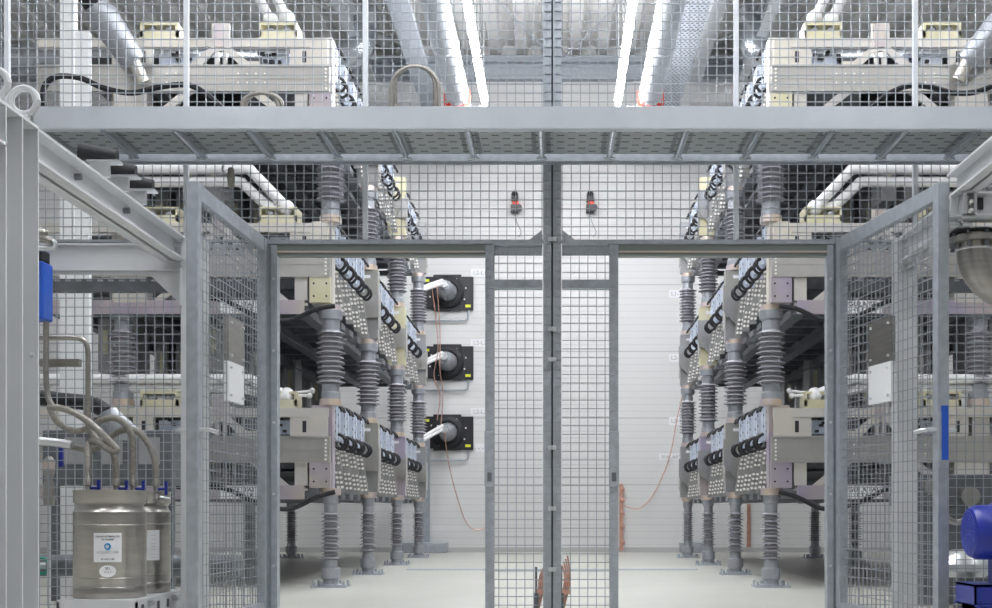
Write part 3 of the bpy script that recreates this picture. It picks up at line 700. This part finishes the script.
wire([at(866,112,7.0), at(885,96,7.0), at(908,86,7.0), at(930,87,7.0), at(955,93,7.0), at(980,91,7.0), at(1010,78,7.0)], 'wavy black cable behind the mesh above the right of the walkway', .016, 'black', 'cable', 'wavy black cables', 'black_cable')
# ------------------------------------------------------------------ skids
def ibeam_y(b, x0, x1, y0, y1, z0, z1, t=.010):
    b.box(x0,x1,y0,y1,z0,z0+t).box(x0,x1,y0,y1,z1-t,z1); xm = (x0+x1)/2; b.box(xm-t/2,xm+t/2,y0,y1,z0,z1)
r = thing('skid_frame', 'light grey painted steel skid frame around the two kegs', 'steel frame', (0,0,0), 0)
b = MB()
for y in (4.264,4.137,4.015,3.89,3.77): b.box(-1.85,-1.99,y-.008,y,0,1.965)
b.box(-1.915,-1.925,3.7,4.262,0,1.965).box(-1.85,-1.99,3.70,4.264,1.965,1.975).box(-1.85,-1.91,3.89,4.015,1.83,1.84)
b.build('near_column', 'paint', r)
b = MB(); ibeam_y(b, -1.97, -1.85, 4.264, 5.98, 1.85, 1.97); b.build('long_beam', 'paint', r)
b = MB().box(-3.1,-1.87,5.95,5.96,1.80,1.935).box(-3.1,-1.87,5.93,6.04,1.80,1.808).box(-3.1,-1.87,5.93,6.04,1.927,1.935); b.build('cross_beam', 'paint', r)
MB().prism([(-2.06,1.81),(-1.86,1.81),(-1.86,1.62)], 5.955, 5.965).box(-1.868,-1.86,5.90,6.02,1.62,1.81).build('gusset', 'paint', r)
MB().box(-1.87,-1.76,5.93,6.04,0,1.97).build('far_column', 'paint', r, False, .004)
for x, y in ((-1.875,4.20),(-1.895,4.02)):
    e = MB().torus((x,y,2.045), .046, .0125, (0,1,0)).cyl((x,y,1.975),(x,y,1.995), .02, n=12).build('eyebolt', 'paint', r, True)
b = MB()
for y in (4.75,5.5): b.cyl((-1.945,y,1.965),(-1.945,y,1.99), .010, n=8)
for y in (4.72,5.25): b.cyl((-1.905,y,1.925),(-1.880,y,1.925), .014, n=8)
b.build('bolt', 'galvdark', r)
MB().cyl((-1.85,4.20,1.15),(-1.838,4.20,1.15), .010, n=8).build('plug', 'zinc', r)
# brackets above the skid beam
r = thing('cable_gland_bracket', 'dark cable glands on bent zinc brackets above the left skid beam', 'bracket', (-1.90,4.95,1.985))
for i in range(3):
    MB().box(-.03,.05,i*.22-.02,i*.22,.0,.06).box(-.04,.09,i*.22-.03,i*.22+.03,.06,.068).build('bracket', 'zinc', r)
    MB().cyl((-.08,i*.22,.11),(.07,i*.22+.02,.09), .035, .03, n=12).build('gland', 'black', r, True)
# keg stand
r = thing('keg_stand', 'light grey steel channel stand under the two kegs', 'stand', (0,0,0))
MB().box(-2.30,-1.93,5.49,6.26,.185,.195).box(-2.30,-1.93,5.49,5.50,0,.185).box(-1.94,-1.93,5.49,6.26,.0,.185).box(-2.30,-2.29,5.49,6.26,0,.185).build('channel', 'paint', r)
b = MB()
for y in (5.56,5.78,5.92,6.14): b.box(-1.9305,-1.928,y-.015,y+.015,.13,.17)
b.build('slot_hole', 'blackp', r)
b = MB()
for y in (5.68,6.03): b.cyl((-1.93,y-.03,.17),(-1.90,y-.03,.17), .012, n=8).box(-1.93,-1.905,y-.05,y+.03,.178,.186)
b.build('fastener', 'zinc', r)
def keg(x, y, label):
    k = thing('keg', label, 'keg', (x,y,.195), 0, 'stainless kegs'); R = .166
    prof = [(R-.004,0),(R,.006),(R,.05),(R-.004,.056),(R,.062),(R,.405),(R-.012,.42),(R-.014,.437),(R-.004,.448),(R-.001,.452),(R-.001,.495),(R+.002,.508),(R-.006,.508),(R-.012,.49),(R-.03,.44),(.05,.455),(.02,.455)]
    MB().lathe(prof, 56).build('shell', 'stainless', k, True)
    b = MB()
    for z in (.345,.095): b.lathe([(R,z-.003),(R+.0015,z),(R,z+.003)], 56)
    b.box(.0,.003,-R-.0015,-R+.002,.06,.40)
    b.build('weld_seam', 'stainless', k, True)
    return k
def curved(k, x0, x1, z0, z1, m, name, R=.1675):
    b = MB(); n = 8; vs = []
    for i in range(n+1):
        t = x0+(x1-x0)*i/n
        for z in (z0, z1): vs.append((R*math.sin(t), -R*math.cos(t), z))
        for z in (z0, z1): vs.append(((R+.001)*math.sin(t), -(R+.001)*math.cos(t), z))
    fs = []
    for i in range(n):
        a = i*4; c = a+4; fs += [(a,c,c+1,a+1),(a+2,a+3,c+3,c+2),(a,a+2,c+2,c),(a+1,c+1,c+3,a+3)]
    b.add(vs, fs); return b.build(name, m, k, True)
k1 = keg(-2.133, 5.70, 'front stainless steel keg with white square label and oval sticker')
k2 = keg(-2.133, 6.06, 'rear stainless steel keg partly hidden behind the front keg')
a0 = math.radians(-8)+.36*0
lb = curved(k1, -.08, .66, .172, .308, 'label', 'paper_label')
def oval(k, tc, zc, wt, hz, R=.1675):
    b = MB(); n = 24; vs = []
    for rr in (R, R+.001):
        for i in range(n):
            a = 2*PI*i/n; t = tc+wt*math.cos(a); vs.append((rr*math.sin(t), -rr*math.cos(t), zc+hz*math.sin(a)))
    b.add(vs, [(i,(i+1)%n,n+(i+1)%n,n+i) for i in range(n)]+[tuple(range(n)), tuple(range(n,2*n))]); return b.build('oval_sticker', 'label', k)
ov = oval(k1, .29, .130, .22, .028, .1685)
R2 = .1685
def ontank(s, size, m, t, z, par):
    text(s, size, m, par, (R2*math.sin(t), -R2*math.cos(t), z), (PI/2,0,t))
ontank('TRANSPORTBEHALTER', .0105, 'ink', .29, .291, lb); ontank('VE-WASSER', .0105, 'ink', .29, .277, lb)
MB().torus((R2*math.sin(.29),-R2*math.cos(.29),.245), .0125, .0045, (0,1,0), 20, 6).build('ring_logo', 'inkblue', lb, True)
ontank('AQUACHIM', .018, 'skirt', .29, .218, lb); ontank('TEL 04101 / 860', .009, 'ink', .29, .186, lb); ontank('EU', .016, 'ink', .29, .143, ov); ontank('0045 6', .011, 'skirt', .29, .126, ov); R2 = .169
lb2 = curved(k2, .45, 1.03, .165, .315, 'label', 'paper_label')
for z in (.29,.27,.25,.235,.22,.195,.18): ontank('------', .014, 'skirt', .82, z, lb2)
# hoses
def hose(px, lab, D=5.85, r=.0165, m='braid', name='braided_hose', cat='hose', grp='braided hoses above the kegs'):
    pts = [at(a, b_, D+(c[0] if c else 0)) for a, b_, *c in px]
    o = MB().tube(smooth(pts,8), r, 10).build(name, m, None, True); return tag(o, lab, cat, grp)
hose([(48,407),(64,409),(80,416),(97,429),(110,442),(117,450),(112,451),(104,446),(95,441,.02),(89,443,.04),(88,452,.0),(88,470,-.03),(88,476,-.05)], 'braided hose sweeping from the left clamp down to the leftmost keg fitting', 5.80)
hose([(88,398),(88,418),(91,432),(98,440),(108,444),(114,456),(116,470),(116,478)], 'braided hose dropping from the upright steel pipe to the second keg fitting', 5.86)
hose([(50,408),(56,420),(66,428),(78,431),(90,427),(102,420),(114,418),(125,424),(132,437),(133,455),(132,476)], 'braided hose looping low then arching over to the third keg fitting', 5.92)
hose([(38,443),(58,444),(78,448),(92,450),(100,446),(112,436),(124,430),(138,432),(149,445),(155,462),(156,478)], 'braided hose rising from left and arching to the rightmost keg fitting', 5.98)
def pipe(px, lab, D, r, m='stainless'):
    return hose(px, lab, D, r, m, 'steel_pipe', 'pipe', 'steel pipes beside the kegs')
hose([(30,338),(50,338),(74,338),(83,340),(87,346),(88,356),(88,372),(88,398)], 'steel pipe with rounded elbow above the kegs', 5.86, .013, 'stainless', 'steel_pipe', 'pipe', 'steel pipes beside the kegs')
hose([(46,322),(46,350),(46,375),(47,392),(50,402),(54,408)], 'upright steel pipe under the blue box', 5.80, .014, 'stainless', 'steel_pipe', 'pipe', 'steel pipes beside the kegs')
hose([(28,441),(40,441),(60,443),(72,445)], 'horizontal steel pipe at hose height beside the skid column', 5.93, .021, 'zinc', 'steel_pipe', 'pipe', 'steel pipes beside the kegs')
for i, (px, who) in enumerate(((88,'leftmost'),(116,'second'),(133,'third'),(156,'rightmost'))):
    D = (5.75,5.86,5.92,5.98)[i]; p = at(px, 474, D)
    v = thing('keg_valve', 'valve fitting with blue lever on the kegs, %s of the four' % who, 'valve', (p.x,p.y,.655), 0, 'keg valves')
    MB().lathe([(.012,0),(.022,.01),(.022,.03),(.014,.04),(.014,.07),(.02,.075),(.02,.10),(.013,.11),(.013,.16)], 14).build('body', 'stainless', v, True)
    MB().cyl((0,0,.06),(.055,0,.06), .007, n=8).box(.045,.058,-.008,.008,.03,.10).build('lever', 'blue', v)
    MB().box(-.05,-.01,-.012,.012,.0,.015).cyl((.02,0,.02),(.07,.0,.01), .008, n=8).build('side_port', 'zinc', v)
r = thing('blue_box', 'bright blue plastic box on pipework beside the near skid column', 'box', at(38,292,5.8)); MB().box(-.10,.05,-.06,.06,-.14,.14).build('body', 'bluebox', r, False, .01); MB().box(-.09,.04,-.05,.05,.14,.20).build('cap', 'black', r, False, .01)
p = at(60,363,5.9); o = MB().box(p.x-.15,p.x+.10,p.y-.02,p.y+.02,p.z-.018,p.z+.018).build('support_bar', 'stainless'); tag(o, 'flat steel support bar fixed to the elbow pipe above kegs', 'bar')
p = at(46,190,5.8)
r = thing('valve_cluster', 'brown and steel valve with hooked pipe beside the skid column top', 'valve', at(42,238,5.7)); MB().ball((0,0,.02), .03).cyl((0,0,0),(.05,0,-.02), .018, n=10).build('body', 'stainless', r, True); MB().tube(smooth([(.02,0,.0),(.06,0,-.02),(.05,0,-.05),(-.02,0,-.05)],5), .012, 8).build('hook', 'zinc', r, True)
r = thing('wall_valve', 'green valve handle on pipe low behind the left mesh', 'valve', at(42,566,7.0)); MB().torus((0,0,0), .045, .010, (0,1,0)).build('handwheel', 'green', r, True); MB().cyl((-.05,.0,0),(.0,.04,0), .02, n=10).build('stem', 'zinc', r, True)
o = MB().tube([(-4.5,7.15,.28),(-1.9,7.15,.28)], .065, 20).build('floor_pipe', 'galvdark', None, True); tag(o, 'thick grey pipe running low behind the left mesh fence', 'pipe')
r = thing('regulator', 'brass and steel regulator standing behind the left mesh', 'regulator', at(49,505,6.9)); MB().lathe([(.03,0),(.035,.04),(.03,.12),(.02,.15),(.03,.18),(.03,.26),(.015,.28)], 14).build('body', 'stainless', r, True); MB().lathe([(.032,.20),(.034,.25)], 14).build('brass_ring', 'brass', r, True); MB().box(.06,.08,-.01,.01,.22,.38).build('lever', 'blue', r)
MB().cyl((0,0,0),(0,0,-.62), .012, n=8).build('standpipe', 'zinc', r)
hose([(30,396),(50,399),(70,401),(92,404),(106,412)], 'thick black hose behind the left mesh above the kegs', 7.6, .05, 'black', 'black_hose', 'hose', 'thick black hoses')
r = thing('grey_fitting', 'grey bell shaped fitting at the end of the thick black hose', 'fitting', at(108,418,7.6)); MB().tube([(0,0,.04),(.05,0,-.06),(.14,.1,-.10)], [.06,.09,.05], 16).build('bell', 'porccap', r, True)
r = thing('cooling_cabinet', 'dark grey equipment cabinet with small switches low behind the kegs', 'cabinet', (-3.0,8.0,0))
MB().box(-.45,.42,0,.3,.78,1.15).build('housing', 'galvdark', r, False, .01)
for x in (-.30,-.05,.20): MB().box(x,x+.14,-.01,0,.92,1.10).build('panel', 'canbody', r)
for x in (-.42,.36): MB().box(x,x+.05,.05,.1,0,.78).build('leg', 'galvdark', r)
r = thing('hanging_sensor', 'small glass and steel fitting hanging under the walkway near the left door leaf', 'sensor', at(231,166,6.60)); MB().lathe([(.012,-.01),(.018,-.02),(.022,-.06),(.018,-.11),(.008,-.125)], 14).build('body', 'braid', r, True); MB().box(-.05,-.04,-.01,.01,-.03,.0).build('tab', 'zinc', r)
# far pieces behind left/right fence
o = MB().box(-3.56,-3.46,8.55,8.62,0,5.6).box(-3.46,-3.36,8.57,8.62,0,4.05).build('support_column', 'column'); tag(o, 'white upright column behind the left mesh in front of the left rack', 'column')
o = MB().box(3.95,4.1,8.55,8.75,0,5.6).build('support_column', 'column'); tag(o, 'white upright column behind the right mesh, at the outer side', 'column')
for sx, side in ((-1,'left'), (1,'right')):
    cx = 557+sx*(557-112) if sx < 0 else 557+445
    r = thing('wall_duct_bushing', 'thick grey sleeved conductor slanting above the %s rack' % side, 'conductor', (0,0,0), 0, 'slanting sleeved conductors')
    A = at(95 if sx < 0 else 1010, 5 if sx < 0 else 15, 9.1); B = at(134 if sx < 0 else 968, 62, 9.3)
    MB().tube([A, A.lerp(B,.2), B], [.09,.12,.10], 18).build('sleeve', 'porccap', r, True)
    MB().tube([A+(A-B)*.9, A+(A-B)*.2, A], .085, 16).build('collar', 'black', r, True)
    d = (B-A); pts = [B, B+d*.25+Vector((0,0,-.05))]; MB().tube(pts, .05, 12).build('end_fitting', 'cream', r, True)
# ------------------------------------------------------------------ right skid, pump
r = thing('pump_skid_frame', 'light grey painted steel skid frame around the pump at right', 'steel frame', (0,0,0))
b = MB(); ibeam_y(b, 1.85, 1.96, 5.62, 6.5, 1.95, 2.085); ibeam_y(b, 1.86, 1.97, 3.7, 5.70, 2.093, 2.21); b.build('long_beam', 'paint', r)
MB().box(1.845,1.955,6.48,6.59,0,2.09).build('far_column', 'paint', r, False, .004)
MB().prism([(6.48,1.95),(6.24,1.95),(6.48,1.68)], 1.90, 1.91, 'yz').build('gusset', 'paint', r)
b = MB().box(1.85,3.2,5.61,5.62,1.99,2.085).box(1.83,3.2,5.56,5.70,1.982,1.99).box(1.85,3.2,5.56,5.70,2.085,2.093); b.build('cross_beam', 'paint', r)
MB().box(1.975,2.00,5.60,5.61,2.02,2.075).build('square_hole', 'blackp', r)
c = MB().box(1.885,1.905,5.54,5.61,1.985,2.08).box(1.935,1.95,5.54,5.61,1.985,2.08).box(1.885,1.95,5.56,5.61,1.97,1.99).build('beam_clamp', 'zinc', r, False, .003)
for z in (2.04,2.0): MB().cyl((1.92,5.53,z),(1.92,5.56,z), .010, n=6).build('clamp_bolt', 'stud', c)
r = thing('steel_elbow', 'stainless pipe elbow with bolted flange below the right skid beam', 'pipe', (2.01,5.75,1.90))
pts = [(0,0,0),(0,0,-.04)]+[(.20-.20*math.cos(a),0,-.04-.20*math.sin(a)) for a in [PI/2*i/8 for i in range(1,9)]]+[(.6,0,-.24)]
MB().tube(pts, .085, 24).build('bend', 'stainless', r, True)
MB().lathe([(.125,-.01),(.125,.018)], 28).lathe([(.09,.018),(.09,.034)], 24).build('flange', 'stainless', r, True)
MB().cyl((0,0,.034),(0,0,.045), .115, n=24).build('gasket', 'black', r, True)
b = MB()
for i in range(8): a = i*PI/4+.2; b.cyl((.105*math.cos(a),.105*math.sin(a),-.035),(.105*math.cos(a),.105*math.sin(a),.04), .010, n=8)
b.build('bolt', 'galvdark', r)
b = MB().lathe([(.087,-.045),(.089,-.04),(.087,-.035)], 24); b.build('weld', 'zinc', r, True)
r = thing('pump_motor', 'dark blue electric pump motor with finned fan cover at right edge', 'motor', (1.79,5.2,.512))
MB().lathe([(.085,.0),(.105,.006),(.118,.03),(.120,.10),(.128,.105),(.128,.115)], 40, axis='x').build('fan_cover', 'blue', r, True)
b = MB()
for R in (.03,.045,.06,.075,.09): b.torus((-.001,0,0), R, .0016, (1,0,0), 32, 4)
for i in range(14): a = i*2*PI/14; b.tube([(-.001,.015*math.cos(a),.015*math.sin(a)),(-.001,.09*math.cos(a+.4),.09*math.sin(a+.4))], .0018, 4)
b.build('fan_grille', 'grille', r)
MB().lathe([(.112,.115),(.112,.40)], 32, axis='x').build('stator_housing', 'blue', r, True)
b = MB()
for i in range(28):
    a = i*2*PI/28; q = MB(); b.tube([(.12,.118*math.cos(a),.118*math.sin(a)),(.39,.118*math.cos(a),.118*math.sin(a))], .006, 4)
b.build('cooling_fin', 'blue', r)
MB().box(.12,.36,-.09,.09,-.235,-.09).build('foot', 'blue', r)
r = thing('motor_stand', 'blue steel channel base beneath the blue motor', 'base', (1.795,5.25,.022))
MB().box(0,.9,-.12,.12,.255,.265).box(0.02,.12,-.1,.1,-.022,.17).box(0,.008,-.12,.12,.17,.265).box(0,.9,-.12,-.112,.18,.265).box(0,.9,-.15,.15,.17,.178).box(0.02,.12,-.1,.1,0,.17).box(.7,.8,-.1,.1,0,.17).build('channel', 'blue', r)
# pump side pipework behind the right mesh
r = thing('heat_exchanger', 'grey machine housing with round steel ports behind the right mesh', 'machine', (2.35,7.6,0))
MB().box(-.10,.9,-.0,.5,.64,.84).box(0,.8,.05,.4,0,.64).build('housing', 'galvdark', r, False, .01)
MB().cyl((.02,-.06,.76),(.02,0,.76), .05, n=18).cyl((.25,-.10,.70),(.25,0,.70), .06, n=18).build('port', 'stainless', r, True)
r = thing('silver_pump_casing', 'polished steel casing with pipe loop low behind the blue motor', 'pump casing', (2.38,6.95,.0))
MB().lathe([(.10,.22),(.17,.26),(.17,.30),(.12,.36),(.08,.38)], 28).build('casing', 'zinc', r, True); MB().torus((-.05,0,.62), .08, .018, (0,1,0), 20, 8, -.2, PI).tube([(-.13,0,.62),(-.13,0,.36)], .018, 8).build('pipe_loop', 'stainless', r, True)
MB().lathe([(.07,0),(.07,.22)], 16).build('foot', 'galvdark', r, True)
o = MB().box(2.42,2.50,6.30,6.38,0,2.0).build('machine_post', 'galv'); tag(o, 'grey steel post at the right edge behind the pump', 'post')
# earthing leads near the centre posts
for px, side, lean in ((541,'left',.10), (566,'right',-.02)):
    p = at(px, 600, 7.4); r = thing('earthing_lead', 'bundle of copper earthing leads hanging behind the fence %s of centre posts' % side, 'earthing lead', (p.x,7.4,0), 0, 'copper earthing leads')
    for i in range(4):
        o = (i-1.5)*.011
        MB().tube(smooth([(o-.03,0,.0),(o,.01*i,.12),(o+.01,0,.20),(o+lean*.4,.0,.27+.02*i)],5), .0055, 8).build('lead', 'copper', r, True)
    MB().cyl((-.03,-.01,.10),(-.03,-.01,.26), .007, n=8).cyl((-.03,-.01,.0),(-.03,-.01,.10), .016, n=8).build('clamp_handle', 'galvdark', r, True)
    MB().box(-.032,.03,-.015,.015,.09,.12).box(-.02,.02,-.018,.0,.17,.185).build('copper_clamp', 'copper', r)
# ------------------------------------------------------------------ world and view
w = bpy.data.worlds.new('world'); bpy.context.scene.world = w; w.use_nodes = True
w.node_tree.nodes['Background'].inputs[0].default_value = (0.8,0.88,1.0,1); w.node_tree.nodes['Background'].inputs[1].default_value = 0.12
vs_ = bpy.context.scene.view_settings
vs_.view_transform = 'Standard'; vs_.look = 'None'; vs_.gamma = 1; vs_.use_curve_mapping = False; vs_.exposure = 0.34
